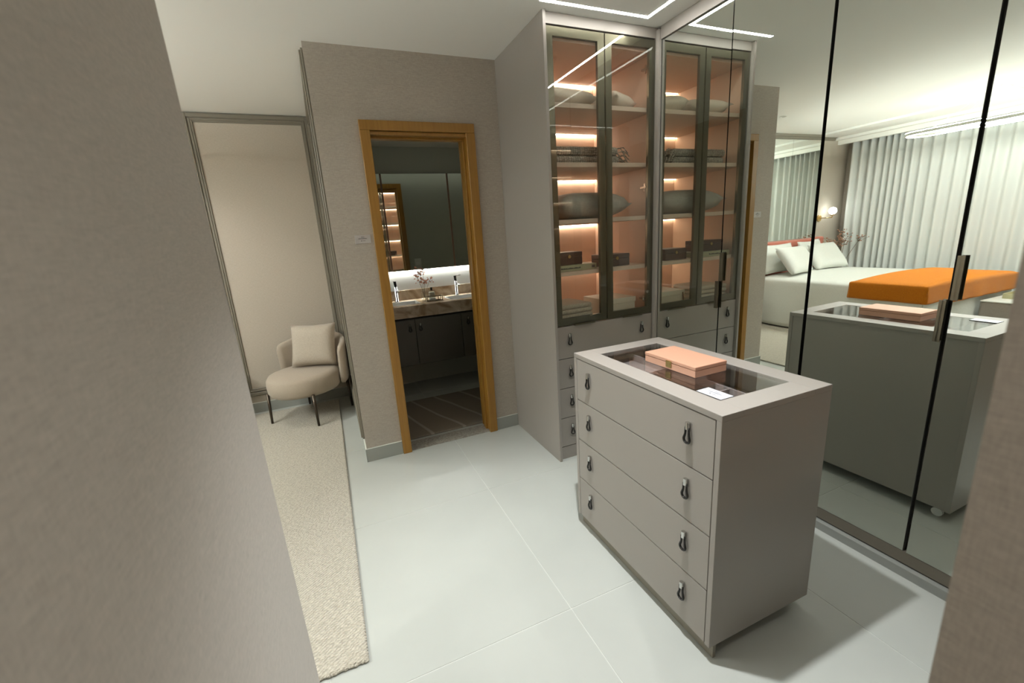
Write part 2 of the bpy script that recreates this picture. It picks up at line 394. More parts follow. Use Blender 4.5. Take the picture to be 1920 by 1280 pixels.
# ------------------------------------------------------------------ closet ceiling LED rectangle
cl = thing('ceiling_light', 'thin bright white LED line turning square corners across the closet ceiling', 'ceiling light', (-0.48, -1.12, H))
def lb(x0, x1, y0, y1):
    box('light_bar', M['led'], x0 + 0.48, x1 + 0.48, y0 + 1.12, y1 + 1.12, -0.0008, 0.0, cl)
LW = 0.020
lb(-0.83, -0.150, -0.10, -0.10 + LW); lb(-0.150 - LW, -0.150, -2.15, -0.1005); lb(-1.28, -0.150, -2.17, -2.1505)
# recessed downlights; the entry one is added, unseen, to brighten the left wall
for i, (x, y, p) in enumerate(SPOTS):
    tl = ['recessed downlight over the closet floor in front of the drawer island', 'recessed downlight over the rug near the armchair', 'recessed downlight over the bedroom floor by the entry wall',
          'added unseen fill lamp in the entry passage behind the two near walls'][i]
    t = thing('recessed_downlight', tl, 'downlight', (x, y, H), group='recessed downlights')
    MB().lathe([(0.030, -0.001), (0.030, -0.004), (0.038, -0.004), (0.038, -0.0005)], n=24).build('trim_ring', M['white'], t)
    ld = bpy.data.lights.new('lamp', 'SPOT'); ld.energy = p; ld.spot_size = math.radians(115 if i else 80); ld.spot_blend = 0.9; ld.shadow_soft_size = 0.025
    ld.color = (1.0, 0.98, 0.95) if i else (0.95, 0.98, 1.0)
    lo = bpy.data.objects.new('lamp', ld); COL.objects.link(lo); lo.parent = t; lo.location = (0, 0, -0.03)

# ------------------------------------------------------------------ loop handle
def loop_handle(parent, x, y, z, face='x'):
    """chrome post and black loop hanging from it; (x,y,z) is the top of the post on the front face. face x: front looks to -x; y: to -y"""
    def P(a, d, c): return (x - d, y + a, z + c) if face == 'x' else (x + a, y - d, z + c)
    b = MB(); d0 = 0.009
    pts = [P(-0.0065, d0, -0.018), P(-0.0068, d0, -0.030), P(-0.0075, d0, -0.042)]
    for k in range(0, 9):
        a = math.radians(150 + k * 30); pts.append(P(math.cos(a) * 0.0125, d0 + 0.001, -0.060 + math.sin(a) * 0.0125 + 0.0))
    pts += [P(0.0075, d0, -0.042), P(0.0068, d0, -0.030), P(0.0065, d0, -0.018)]
    b.tube(pts, [0.0036] * 3 + [0.0045] * (len(pts) - 6) + [0.0036] * 3, 8)
    b.build('handle', M['blackmetal'], parent, smooth=True)
    c = MB(); c.tube([P(0, 0.008, 0.0), P(0, 0.008, -0.024)], 0.0075, 12)
    c.tube([P(0, -0.001, -0.006), P(0, 0.008, -0.006)], 0.004, 8)
    o = c.build('handle_post', M['chrome'], parent, smooth=False); o['label'] = 'chrome handle post'

# ------------------------------------------------------------------ drawer island
RZ = -0.0112
isl = thing('drawer_island', 'grey beige four drawer island on castors with a glass display top', 'dresser', (-0.7556, -1.0138, 0), RZ)
X0, X1, Y0, Y1, HT = -0.2515, 0.2515, -0.421, 0.421, 0.921
ZB = 0.062
box('side_panel', M['lacquer'], X0, X1, Y0, Y0 + 0.020, ZB, HT - 0.0205, isl, 0.0008)
box('side_panel', M['lacquer'], X0, X1, Y1 - 0.020, Y1, ZB, HT - 0.0205, isl, 0.0008)
box('back_panel', M['lacquer'], X1 - 0.022, X1 - 0.004, Y0 + 0.0205, Y1 - 0.0205, ZB + 0.001, HT - 0.021, isl)
MB().frame(X0, X1, Y0, Y1, 0.088, HT - 0.020, HT, 'z', 0.0006).build('top_frame', M['lacquer'], isl)
box('glass_top', M['topglass'], X0 + 0.0885, X1 - 0.0885, Y0 + 0.0885, Y1 - 0.0885, HT - 0.006, HT - 0.0008, isl)
box('bottom_panel', M['lacquer'], X0 + 0.02, X1 - 0.023, Y0 + 0.0205, Y1 - 0.0205, ZB + 0.001, ZB + 0.018, isl)
box('carcass_core', M['gap'], X0 + 0.021, X1 - 0.0225, Y0 + 0.0208, Y1 - 0.0208, ZB + 0.0185, 0.80, isl)
box('plinth', M['trimpaint'], X0 + 0.024, X0 + 0.038, Y0 + 0.004, Y1 - 0.004, 0.004, ZB - 0.0005, isl)  # darker trim colour paints in the shade below the drawers
zs = [(0.697, 0.897), (0.491, 0.693), (0.2815, 0.487), (0.0655, 0.2775)]
for k, (a, b2) in enumerate(zs):
    d = box('drawer', M['lacquer'], X0 + 0.001, X0 + 0.019, Y0 + 0.0235, Y1 - 0.0225, a, b2, isl, 0.0008)
    for yy in (-0.296, 0.296):
        loop_handle(d, X0 + 0.001, yy, b2 - 0.043, 'x')
box('felt_tray', M['felt'], X0 + 0.022, 0.035, Y0 + 0.023, Y1 - 0.023, 0.845, 0.850, isl)
box('felt_floor', M['felt'], 0.0355, X1 - 0.024, Y0 + 0.023, Y1 - 0.023, 0.802, 0.806, isl)
box('divider', M['felt'], 0.036, 0.042, Y0 + 0.023, Y1 - 0.023, 0.8065, 0.880, isl)
box('divider', M['felt'], X0 + 0.022, 0.0355, -0.200, -0.194, 0.8505, 0.878, isl)
box('divider', M['felt'], X0 + 0.022, 0.0355, 0.10, 0.106, 0.8505, 0.878, isl)
box('divider', M['felt'], 0.0425, X1 - 0.024, 0.06, 0.066, 0.8065, 0.86, isl)
for sx, sy in ((1, 1), (1, -1), (-1, 1), (-1, -1)):
    cx, cy = sx * 0.20, sy * 0.36
    b = MB(); b.tube([(cx - 0.009, cy, 0.0225), (cx + 0.009, cy, 0.0225)], 0.022, 16)
    cs = b.build('caster', M['white'], isl)
    box('fork', M['chrome'], cx - 0.012, cx + 0.012, cy - 0.008, cy + 0.008, 0.0455, ZB, cs)
# jewellery box
jb = thing('jewellery_box', 'flat peach leather jewellery box with gold clasp on the island glass', 'box', (-0.747, -1.014, HT), RZ * 0)
box('base', M['peachleather'], -0.079, 0.079, -0.136, 0.136, 0.0005, 0.0265, jb, 0.0015, 2)
box('lid', M['peachleather'], -0.080, 0.080, -0.137, 0.137, 0.0275, 0.042, jb, 0.0025, 2)
o = MB().box(-0.083, -0.0802, -0.018, 0.012, 0.008, 0.034, 0.001).box(-0.083, -0.0772, -0.018, 0.012, 0.034, 0.0355, 0.0004).build('clasp', M['gold'], jb); o['label'] = 'gold clasp'
# notice card
cd_ = thing('notice_card', 'white printed notice card lying on the corner of the island glass', 'card', (-0.8915, -1.2955, HT), 0.02)
box('acrylic_base', M['blackmetal'], -0.0295, 0.0295, -0.050, 0.050, 0.0003, 0.0018, cd_)
box('face', M['paper'], -0.0285, 0.0285, -0.049, 0.049, 0.0019, 0.0026, cd_)
def printing(parent, P, s, seed):
    """tiny dark print: short line, long line, emblem with word; P(a,b) maps along/up to 3D boxes"""
    rnd = random.Random(seed); b = MB()
    def line(c, half, up, hgt):
        a = c - half
        while a < c + half:
            wd = rnd.uniform(0.0016, 0.0034) * s
            P(b, a, min(a + wd, c + half), up, up + hgt * rnd.uniform(0.75, 1.1)); a += wd + 0.0007 * s
    line(0.001 * s, 0.010 * s, 0.012 * s, 0.0034 * s); line(-0.001 * s, 0.026 * s, 0.002 * s, 0.0038 * s); line(0.006 * s, 0.008 * s, -0.011 * s, 0.0026 * s)
    P(b, -0.012 * s, -0.0065 * s, -0.0125 * s, -0.0075 * s)
    return b.build('lettering', M['ink'], parent)
printing(cd_, lambda b, a0, a1, u0, u1: b.box(u0 - 0.0, u1, -a1, -a0, 0.00262, 0.0028), 1.0, 3)
# wall sign beside the doorway
sg = thing('wall_sign', 'small silver printed plate on the wall left of the ochre doorway', 'sign', (-1.767, D, 1.512))
box('plate', M['signplate'], -0.048, 0.048, -0.004, -0.0005, -0.026, 0.026, sg, 0.0008)
printing(sg, lambda b, a0, a1, u0, u1: b.box(a0, a1, -0.0047, -0.0041, u0, u1), 1.0, 5)

# ------------------------------------------------------------------ glazed wardrobe
def glazed_wardrobe(t, W, depth, seams, handle_x, back_y, hinge_side=True, post=True):
    """local: x 0..W left to right, y 0 front to back, front looks to -y"""
    box('side_panel', M['lacquer'], 0.0, 0.018, -0.020, back_y, 0.0, H - 0.001, t, 0.0008)
    box('side_panel', M['lacquer'], W - 0.022, W - 0.004, 0.0, back_y, 0.0, H - 0.001, t)
    box('back_panel', M['peach'], 0.0185, W - 0.0225, back_y - 0.016, back_y - 0.001, 0.88, 2.52, t)
    box('lining', M['peach'], 0.0185, 0.024, 0.026, back_y - 0.0165, 0.9005, 2.478, t)
    box('lining', M['peach'], W - 0.028, W - 0.0225, 0.026, back_y - 0.0165, 0.9005, 2.478, t)
    box('top_filler', M['lacquer'], 0.0185, W - 0.0225, 0.0, 0.018, 2.545, H - 0.001, t)
    box('ceiling_panel', M['peach'], 0.0185, W - 0.0225, 0.026, back_y - 0.0165, 2.4785, 2.53, t)
    box('plinth', M['lacquer'], 0.0185, W - 0.0225, 0.004, 0.020, 0.0, 0.088, t)
    box('carcass_core', M['gap'], 0.0185, W - 0.0225, 0.0205, back_y - 0.02, 0.05, 0.878, t)
    box('base_shelf', M['shelfedge'], 0.0185, W - 0.0225, 0.026, back_y - 0.0165, 0.8795, 0.90, t)
    for z in (2.180, 1.865, 1.545, 1.235):
        s_ = box('shelf', M['shelfedge'], 0.0245, W - 0.0285, 0.030, back_y - 0.0165, z - 0.025, z, t, 0.0006)
        box('led_strip', M['ledwarm'], 0.026, W - 0.030, back_y - 0.034, back_y - 0.018, z - 0.0285, z - 0.0252, s_)
    box('led_strip', M['ledwarm'], 0.026, W - 0.030, back_y - 0.034, back_y - 0.018, 2.4745, 2.4783, t)
    for (a, b2) in zip(seams, seams[1:]):
        a2, b3 = a + 0.0035, b2 - 0.0035
        dmesh = MB().frame(a2, b3, 0.9085, 2.5375, 0.044, 0.0045, 0.0235, 'y', 0.0).build('door', M['framemetal'], t)
        box('glass', M['glass'], a2, b3, 0.0, 0.004, 0.9085, 2.5375, dmesh)
        mid = (a + b2) / 2
        MB().box(mid - 0.075 + 0.01, mid + 0.075 + 0.01, -0.014, 0.0, 0.9035, 0.9065).box(mid - 0.065, mid + 0.085, -0.014, -0.012, 0.9065, 0.911).build('pull', M['framemetal'], dmesh)
        if hinge_side:
            for hz in (2.40, 1.72, 1.0):
                hx = b3 - 0.05 if b2 > W - 0.05 else a2 + 0.045
                if b2 > W - 0.05:
                    MB().box(hx + 0.012, hx + 0.030, 0.026, 0.085, hz - 0.006, hz + 0.006).box(hx + 0.022, hx + 0.026, 0.052, 0.062, hz - 0.024, hz + 0.024).tube([(hx + 0.002, 0.03, hz), (hx + 0.015, 0.03, hz)], 0.010, 10).build('hinge', M['chrome'], dmesh)
    for (a, b2) in ((0.6975, 0.9025), (0.4995, 0.6935), (0.295, 0.4955), (0.0925, 0.291)):
        d = box('drawer', M['lacquer'], 0.0225, W - 0.0245, 0.001, 0.0195, a, b2, t, 0.0008)
        for hx in handle_x: loop_handle(d, hx, 0.001, b2 - 0.045, 'y')
    if post: box('corner_post', M['lacquer'], W - 0.022, W - 0.001, -0.028, -0.0005, 0.0, 2.585, t, 0.0008)
WX = -0.785
gw = thing('display_wardrobe', 'tall grey wardrobe with two lit glass doors above four drawers, against the bathroom wall', 'wardrobe', (WX, 0, 0))
glazed_wardrobe(gw, 0.785, 0.66, [0.0205, 0.4015, 0.7675], (0.111, 0.673), D - 0.0005)
gw2 = thing('display_wardrobe', 'lit glass door wardrobe at the entry end, seen only in the bathroom mirror', 'wardrobe', (-0.034, -2.26, 0), PI)
glazed_wardrobe(gw2, 1.24, 0.6, [0.0205, 0.422, 0.822, 1.2225], (0.2, 1.07), 0.60, False, False)

# contents of the wardrobe (world coordinates)
def shelf_cushion(name, label, cat, m, x, y, z, w_, h_, t_, rz, rx=0.0, ry=0.0, sag=0.0, pinch=0.1, group=None):
    o = cushion_bm(w_, h_, t_, 14, pinch, sag).build(name, m, None, (x, y, z), (rx, ry, rz), True)
    return tag(o, label, cat, group)
S1, S2, S3, S4, S5 = 2.1802, 1.8652, 1.5452, 1.2352, 0.9002
shelf_cushion('pillow', 'white pillow lying on the top wardrobe shelf behind the left glass door', 'pillow', M['linen_beige'], -0.555, 0.29, S1 + 0.062, 0.35, 0.42, 0.12, 0.12)
shelf_cushion('pillow', 'white pillow lying on the top wardrobe shelf behind the right glass door', 'pillow', M['linen_beige'], -0.218, 0.20, S1 + 0.056, 0.26, 0.26, 0.11, 0.45)
# folded knitted blanket with fringe
kb = thing('folded_throw', 'folded grey chunky knit throw with fringe on the second wardrobe shelf', 'blanket', (-0.42, 0.22, S2))
for k, (zz, hh, dx) in enumerate(((0.0005, 0.050, 0.0), (0.0515, 0.052, -0.012))):
    b = MB().box(-0.27 + dx, 0.21 + dx, -0.13, 0.14, zz, zz + hh, 0.022, 3)
    b.build('fold', M['knit'], kb, smooth=True)
b = MB(); rnd = random.Random(4)
for k in range(46):
    y = rnd.uniform(-0.14, 0.12); z = rnd.choice((0.02, 0.045, 0.07, 0.095)); r0 = rnd.uniform(0.045, 0.075)
    b.tube([(0.195, y, z), (0.195 + r0 * 0.6, y - 0.012, z + 0.004), (0.195 + r0, y - 0.022 + rnd.uniform(-0.01, 0.01), max(0.004, z - 0.03))], 0.0032, 5)
b.build('fringe', M['knit'], kb)['kind'] = 'stuff'
shelf_cushion('bolster_cushion', 'plump grey satin cushion lying on the third wardrobe shelf', 'cushion', M['silkgrey'], -0.41, 0.26, S3 + 0.0835, 0.54, 0.40, 0.165, 0.05, pinch=0.06)
# books / boxes
bk = thing('olive_box_file', 'flat olive and black box file lying at the left end of the fourth wardrobe shelf', 'box', (-0.575, 0.155, S4), 0.06)
box('body', M['olive'], -0.15, 0.15, -0.10, 0.10, 0.0005, 0.036, bk, 0.001)
box('page_block', M['gap'], -0.1505, -0.1490, -0.095, 0.095, 0.004, 0.032, bk)
box('spine_patch', M['ink'], 0.112, 0.136, -0.1012, -0.1002, 0.010, 0.026, bk)
b = MB(); a = -0.12; rnd = random.Random(2)
while a < 0.02:
    wd = rnd.uniform(0.004, 0.009); b.box(a, a + wd, -0.1012, -0.1002, 0.014, 0.014 + rnd.uniform(0.005, 0.009)); a += wd + 0.002
b.build('lettering', M['ink'], bk)
def dark_box(label, x, y, z, wx, wy, hz, rz):
    t = thing('keepsake_box', label, 'box', (x, y, z), rz, 'dark brown keepsake boxes')
    box('base', M['boxdark'], -wx / 2, wx / 2, -wy / 2, wy / 2, 0.0005, hz * 0.62, t, 0.002)
    box('lid', M['boxdark'], -wx / 2 - 0.001, wx / 2 + 0.001, -wy / 2 - 0.001, wy / 2 + 0.001, hz * 0.63, hz, t, 0.003)
    MB().tube([(0, -wy / 2 - 0.001, hz * 0.66), (0, -wy / 2 - 0.006, hz * 0.66)], 0.011, 14).build('clasp', M['gold'], t)
dark_box('dark brown keepsake box stacked on the olive box file', -0.605, 0.17, S4 + 0.0365, 0.20, 0.15, 0.078, 0.04)
dark_box('dark brown keepsake box standing alone on the bare shelf right of the olive box file', -0.25, 0.15, S4, 0.20, 0.15, 0.078, -0.03)
for k, (lab, zz) in enumerate((('beige ribbed towel, lower of the two folded on the wardrobe floor', 0.0005), ('beige ribbed towel, upper of the two folded on the wardrobe floor', 0.0625))):
    t = thing('folded_towel', lab, 'towel', (-0.60, 0.19, S5 + zz), 0.05 * k, 'folded ribbed towels')
    MB().box(-0.135, 0.155 - 0.01 * k, -0.13, 0.13, 0.0, 0.030, 0.014, 3).build('fold', M['towel'], t, smooth=True)
    MB().box(-0.135, 0.150 - 0.01 * k, -0.128, 0.13, 0.0302, 0.061, 0.014, 3).build('fold', M['towel'], t, smooth=True)
cb = thing('storage_box', 'cream lidded storage box with a strap on the wardrobe floor, right side', 'box', (-0.235, 0.20, S5), 0.0)
box('base', M['cream'], -0.105, 0.135, -0.12, 0.14, 0.0005, 0.085, cb, 0.001)
box('lid', M['cream'], -0.109, 0.139, -0.124, 0.144, 0.0855, 0.118, cb, 0.001)
MB().tube([(-0.09, -0.126, 0.10), (-0.088, -0.132, 0.06), (-0.094, -0.13, 0.02)], 0.004, 6).build('strap', M['mullion'], cb)

# things on the entry-end wardrobe shelves, seen in the bathroom mirror
for lab, x, z, wx, hz in (('dark brown box on the upper shelf of the entry end wardrobe', -0.95, S3, 0.24, 0.10), ('dark brown box on the lower shelf of the entry end wardrobe', -0.75, S4, 0.22, 0.09)):
    dark_box(lab, x, -2.42, z, wx, 0.15, hz, PI)

# ------------------------------------------------------------------ mirrored wardrobe run
mw_ = thing('mirror_wardrobe', 'long wardrobe with floor-to-ceiling mirrored doors along the right side', 'wardrobe', (0, 0, 0))
box('carcass', M['lacquer'], 0.05, 0.5995, -2.25, -0.001, 0.0, H - 0.001, mw_)
box('fascia', M['lacquer'], -0.010, 0.040, -2.25, -0.0285, 2.531, H - 0.001, mw_)
box('bottom_rail', M['trimpaint'], 0.004, 0.045, -2.25, -0.029, 0.046, 0.098, mw_)
box('rail_gap_shade', M['gap'], 0.010, 0.045, -2.25, -0.029, 0.040, 0.0455, mw_)  # near-black strip stands in for the shade between rail and plinth
box('plinth', M['basetile'], -0.020, 0.045, -2.25, -0.029, 0.0, 0.0395, mw_)
DOORS = [(-0.5185, -0.030, 0.0, 0.0, 0.2), (-0.999, -0.5225, -0.00457, -0.00112, 0.8), (-1.4945, -1.011, 0.00274, -0.00222, 0.8), (-1.990, -1.5065, -0.0055, -0.0009, 1.7), (-2.249, -1.994, 0, 0, 2.1)]
hand = {0: -0.512, 1: -0.533, 2: -1.486, 3: -1.515}
for k, (a, b2, ma, mp, yh) in enumerate(DOORS):
    d = box('door', M['blackmetal'], 0.0045, 0.022, a + yh, b2 + yh, 0.1005 - 1.2, 2.529 - 1.2, mw_)
    d.location = (0, -yh, 1.2); d.rotation_euler = (0, mp, ma)
    box('mirror_pane', M['mirror'], 0.0, 0.0042, a + yh + 0.001, b2 + yh - 0.001, 0.1015 - 1.2, 2.528 - 1.2, d)
    if k in hand:
        y = hand[k] + yh; s = 1 if k % 2 == 0 else -1
        z0, z1 = ((1.155, 1.31) if k % 2 else (1.0, 1.153))
        MB().box(-0.016, -0.0005, y - 0.002, y + 0.002, z0 - 1.2, z1 - 1.2).box(-0.016, -0.0135, y - 0.010, y + 0.010, z0 - 1.2, z1 - 1.2).build('handle', M['framemetal'], d)

# ------------------------------------------------------------------ rug
rg = thing('rug', 'large beige loop woven rug on the tiled floor under the bed and armchair', 'rug', (-2.09, -0.885, 0))
box('pile', M['rug'], -3.0, 0, 0, 2.985, 0.0005, 0.0145, rg, 0.004, 2)
b = MB(); rnd = random.Random(8)
x = -0.95
while x < 0.0:
    b.ball((x, -0.001 + rnd.uniform(-0.003, 0.002), 0.008), 0.0075, 1, (1.1, 0.95, 0.85)); x += 0.0115
y = 0.0
while y < 2.4:
    b.ball((0.0, y, 0.0075), 0.0070, 1, (0.7, 1.2, 0.85)); y += 0.014
b.build('edge_stitch', M['rug'], rg, smooth=True)['kind'] = 'stuff'

# ------------------------------------------------------------------ armchair
ch = thing('armchair', 'beige upholstered tub armchair on four thin bronze legs in the corner', 'armchair', (-2.31, 1.83, 0.0), -0.6435)
b = MB(); N = 40; prof = [(0.0, 0.262), (0.80, 0.262), (0.93, 0.272), (0.99, 0.300), (1.0, 0.35), (0.985, 0.40), (0.93, 0.428), (0.80, 0.440), (0.4, 0.447), (0.0, 0.449)]
b.lathe([(r * 0.30, z) for r, z in prof], (0, -0.035, 0), N, 0.98, 1.04)
b.build('seat', M['chairfab'], ch, smooth=True)
b = MB(); rings = []; NA = 44; A0 = math.radians(80)
for i in range(NA + 1):
    a = -A0 + 2 * A0 * i / NA; s_ = abs(a) / A0
    top = 0.70 - 0.07 * s_ ** 2.2; bot = 0.285
    endf = 1.0
    if s_ > 0.90: endf = math.sqrt(max(0.0, 1 - ((s_ - 0.90) / 0.10) ** 2)) * 0.92 + 0.08
    zc, hh = (top + bot) / 2, (top - bot) / 2 * (0.75 + 0.25 * endf); th = 0.030 * endf
    ring = []
    for k in range(14):
        q = 2 * PI * k / 14
        cr, sr = math.cos(q), math.sin(q)
        rr = 0.312 + th * (abs(cr) ** 0.6) * (1 if cr > 0 else -1) + 0.05 * max(0, (sr * 0.5 + 0.5)) * (1 - 0.6 * s_)
        zz = zc + hh * (abs(sr) ** 0.35) * (1 if sr > 0 else -1)
        ring.append(b.bm.verts.new((rr * math.sin(a), rr * math.cos(a), zz)))
    rings.append(ring)
for A, B in zip(rings, rings[1:]):
    for k in range(14): b.bm.faces.new((A[k], A[(k + 1) % 14], B[(k + 1) % 14], B[k]))
b.bm.faces.new(rings[0]); b.bm.faces.new(list(reversed(rings[-1])))
b.build('backrest', M['chairfab'], ch, smooth=True)
for sx, sy in ((-1, -1), (1, -1), (-1, 1), (1, 1)):
    z0 = 0.0152 if sy < 0 else 0.0
    MB().tube([(sx * 0.236, sy * 0.242, z0), (sx * 0.228, sy * 0.236, 0.29)], [0.010, 0.014], 12).build('leg', M['legmetal'], ch, smooth=True)
cq = cushion_bm(0.40, 0.38, 0.15, 16, 0.06).build('scatter_cushion', M['cushfab'], None, (-2.215, 1.880, 0.636), None, True)
cq.rotation_euler = Euler((math.radians(72), 0, -0.36), 'XYZ')
tag(cq, 'square beige linen cushion leaning on the armchair backrest', 'cushion')

# ------------------------------------------------------------------ bathroom
bm_ = thing('bath_mirror', 'wide bathroom mirror divided by thin brown profiles above the vanity', 'mirror', (-0.8, 2.2, 1.194))
box('mirror_pane', M['mirror'], -1.02, 1.44, 0.0, 0.004, 0.0, 0.93, bm_)
box('backing', M['mullion'], -1.015, 1.43, 0.0045, 0.018, 0.012, 0.92, bm_)
box('mullion', M['mullion'], -0.608, -0.592, -0.006, -0.0005, 0.0, 0.93, bm_)
box('mullion', M['mullion'], 0.047, 0.063, -0.006, -0.0005, 0.0, 0.93, bm_)
box('led_strip', M['ledbath'], -1.01, 1.42, 0.008, 0.018, 0.004, 0.0105, bm_)
ws = struct(box('trim_5', M['basin'], -1.829, 0.655, 2.2185, 2.2249, 0.995, 1.26))
va = thing('vanity_counter', 'brown marble counter slab with splashback across the bathroom wall', 'counter', (-0.8, 1.72, 0.79))
cm = MB()
# slab with two basin openings, made of strips
XS = [(-1.029, -0.88), (-0.42, -0.13), (0.33, 1.455)]
cm.box(-1.029, 1.455, 0.0, 0.11, 0.0, 0.11, 0.001)
cm.box(-1.029, 1.455, 0.36, 0.498, 0.0, 0.11)
for a, b2 in XS: cm.box(a, b2, 0.11, 0.36, 0.0, 0.11)
cm.build('slab', M['marble'], va)
box('splashback', M['marble'], -1.029, 1.455, 0.474, 0.4975, 0.1105, 0.21, va)
for lab, a, b2 in (('white inset basin, left in the marble counter', -0.88, -0.42), ('white inset basin, right in the marble counter', -0.13, 0.33)):
    t = thing('wash_basin', lab, 'basin', (-0.8 + (a + b2) / 2, 1.72 + 0.235, 0.79), 0, 'inset basins')
    hw = (b2 - a) / 2 - 0.001
    MB().box(-hw, hw, -0.124, 0.124, 0.02, 0.028).box(-hw, -hw + 0.012, -0.124, 0.124, 0.028, 0.112, 0.002).box(hw - 0.012, hw, -0.124, 0.124, 0.028, 0.112, 0.002).box(-hw + 0.012, hw - 0.012, -0.124, -0.112, 0.028, 0.112, 0.002).box(-hw + 0.012, hw - 0.012, 0.112, 0.124, 0.028, 0.112, 0.002).build('bowl', M['basin'], t)
vc = thing('vanity_cabinet', 'wall-hung dark grey vanity cabinet with loop handles under the marble counter', 'cabinet', (-0.8, 1.73, 0.33))
box('carcass', M['vanity'], -1.02, 1.45, 0.020, 0.488, 0.0, 0.445, vc)
for a, b2, hx in ((-1.02, -0.5225, -0.57), (-0.5165, -0.0705, -0.472), (-0.0645, 0.40, 0.0), (0.406, 0.95, 0.9)):
    d = box('door', M['vanity'], a, b2, 0.0, 0.0195, 0.0, 0.44, vc, 0.001)
    loop_handle(d, hx, 0.0, 0.40, 'y')
def faucet(lab, x, lever):
    t = thing('faucet', lab, 'faucet', (x, 2.115, 0.9), 0, 'basin faucets')
    MB().lathe([(0.0, 0.0005), (0.024, 0.0005), (0.024, 0.006), (0.014, 0.01), (0.013, 0.15), (0.0, 0.152)], n=16).tube([(0, 0, 0.125), (0, -0.11, 0.118), (0, -0.118, 0.105)], 0.010, 10).build('body', M['chrome'], t, smooth=True)
    MB().tube([(0.0, 0, 0.1525), (-0.004, 0, 0.205)], 0.0135, 14).build('cap', M['blackmetal'], t, smooth=False)
    MB().tube([(0.0, 0, 0.200), (lever, -0.01, 0.208)], 0.004, 8).build('lever', M['chrome'], t)
faucet('slim chrome faucet with dark cap behind the left basin', -1.40, -0.02)
faucet('slim chrome faucet with dark cap and side lever behind the right basin', -0.78, 0.055)
vs = thing('bud_vase', 'small glass vase of dried pink flowers on the marble counter', 'vase', (-1.14, 2.03, 0.9003))
MB().lathe([(0.0, 0), (0.030, 0), (0.036, 0.04), (0.030, 0.085), (0.014, 0.105), (0.018, 0.125)], n=18).build('vessel', M['vaseglass'], vs, smooth=True)
def spray(parent, base, tops, r, ms, mb, nb, spread, seed, size=0.012):
    rnd = random.Random(seed); b = MB(); f = MB()
    for tp in tops:
        p0 = Vector(base); p2 = Vector(tp); p1 = (p0 + p2) / 2 + Vector((0, 0, 0.03))
        pts = [p0 * (1 - t_) ** 2 + p1 * 2 * t_ * (1 - t_) + p2 * t_ * t_ for t_ in [i / 6 for i in range(7)]]
        b.tube(pts, r, 5)
        for k in range(nb):
            q = p2 + Vector((rnd.gauss(0, spread), rnd.gauss(0, spread), rnd.gauss(0, spread * 0.7)))
            f.ball(q, size * rnd.uniform(0.5, 1.2), 1, (1, 1, rnd.uniform(0.5, 1)))
            b.tube([p2 * 0.6 + pts[4] * 0.4, q], r * 0.5, 4)
    b.build('stem', ms, parent); o = f.build('blossoms', mb, parent); o['kind'] = 'stuff'
spray(vs, (0, 0, 0.02), [(-0.05, 0, 0.24), (-0.02, 0.01, 0.27), (0.012, 0, 0.30), (-0.04, -0.01, 0.20), (0.075, 0, 0.20), (0.02, 0, 0.19)], 0.0015, M['stem'], M['blossom2'], 9, 0.020, 11, 0.012)
sp = thing('soap_dispenser', 'clear square soap dispenser with dark pump on the marble counter', 'dispenser', (-1.075, 1.985, 0.9003))
MB().box(-0.033, 0.033, -0.03, 0.03, 0.0, 0.095, 0.012, 2).build('bottle', M['vaseglass'], sp, smooth=True)
MB().box(-0.028, 0.028, -0.025, 0.025, 0.004, 0.08, 0.008, 2).build('liquid', M['cream'], sp)
MB().tube([(0, 0, 0.0955), (0, 0, 0.125)], 0.010, 12).tube([(0, 0, 0.122), (0, -0.035, 0.122)], 0.004, 8).build('pump', M['blackmetal'], sp)
wt = thing('wire_tray', 'small dark bronze wire tray in front of the soap dispenser', 'tray', (-1.075, 1.90, 0.9003))
wtb = MB()
for zz in (0.003, 0.045):
    c4 = [(-0.075, -0.035), (0.075, -0.035), (0.075, 0.035), (-0.075, 0.035)]
    for p, q in zip(c4, c4[1:] + c4[:1]): wtb.tube([(*p, zz), (*q, zz)], 0.0035, 6)
for p in c4 + [(0.035, -0.035)]: wtb.tube([(*p, 0.003), (*p, 0.045)], 0.0035, 6)
wtb.build('wire_frame', M['bronze'], wt)
tag(box('soap_bar', M['basin'], -1.12, -1.06, 1.885, 1.92, 0.9062, 0.930, None, 0.006, 2), 'pale soap bar lying in the dark wire tray', 'soap')
bmt = tag(box('bath_mat', M['bathmat'], -1.80, -0.30, 0.835, 1.635, 0.0005, 0.014, None, 0.004, 2), 'taupe bathroom carpet with pale curved lines in front of the vanity', 'carpet')
sw = thing('light_switch', 'pale wall plate on the inner bathroom wall, seen in its mirror', 'switch', (-0.86, 0.808, 1.19))
box('plate', M['plate'], -0.045, 0.045, 0.0005, 0.007, -0.065, 0.065, sw, 0.002)
for a in (-0.022, 0.004): box('rocker', M['white'], a, a + 0.018, 0.0072, 0.010, -0.02, 0.02, sw, 0.001)
bl = thing('bath_fill_light', 'added unseen fill light bar on the bathroom ceiling, above the doorway', 'ceiling light', (-0.9, 0.95, 2.37))  # added out of sight to light the inner bathroom wall
box('light_bar', M['ledbath_fill'], -0.8, 1.4, -0.01, 0.01, -0.010, -0.001, bl)

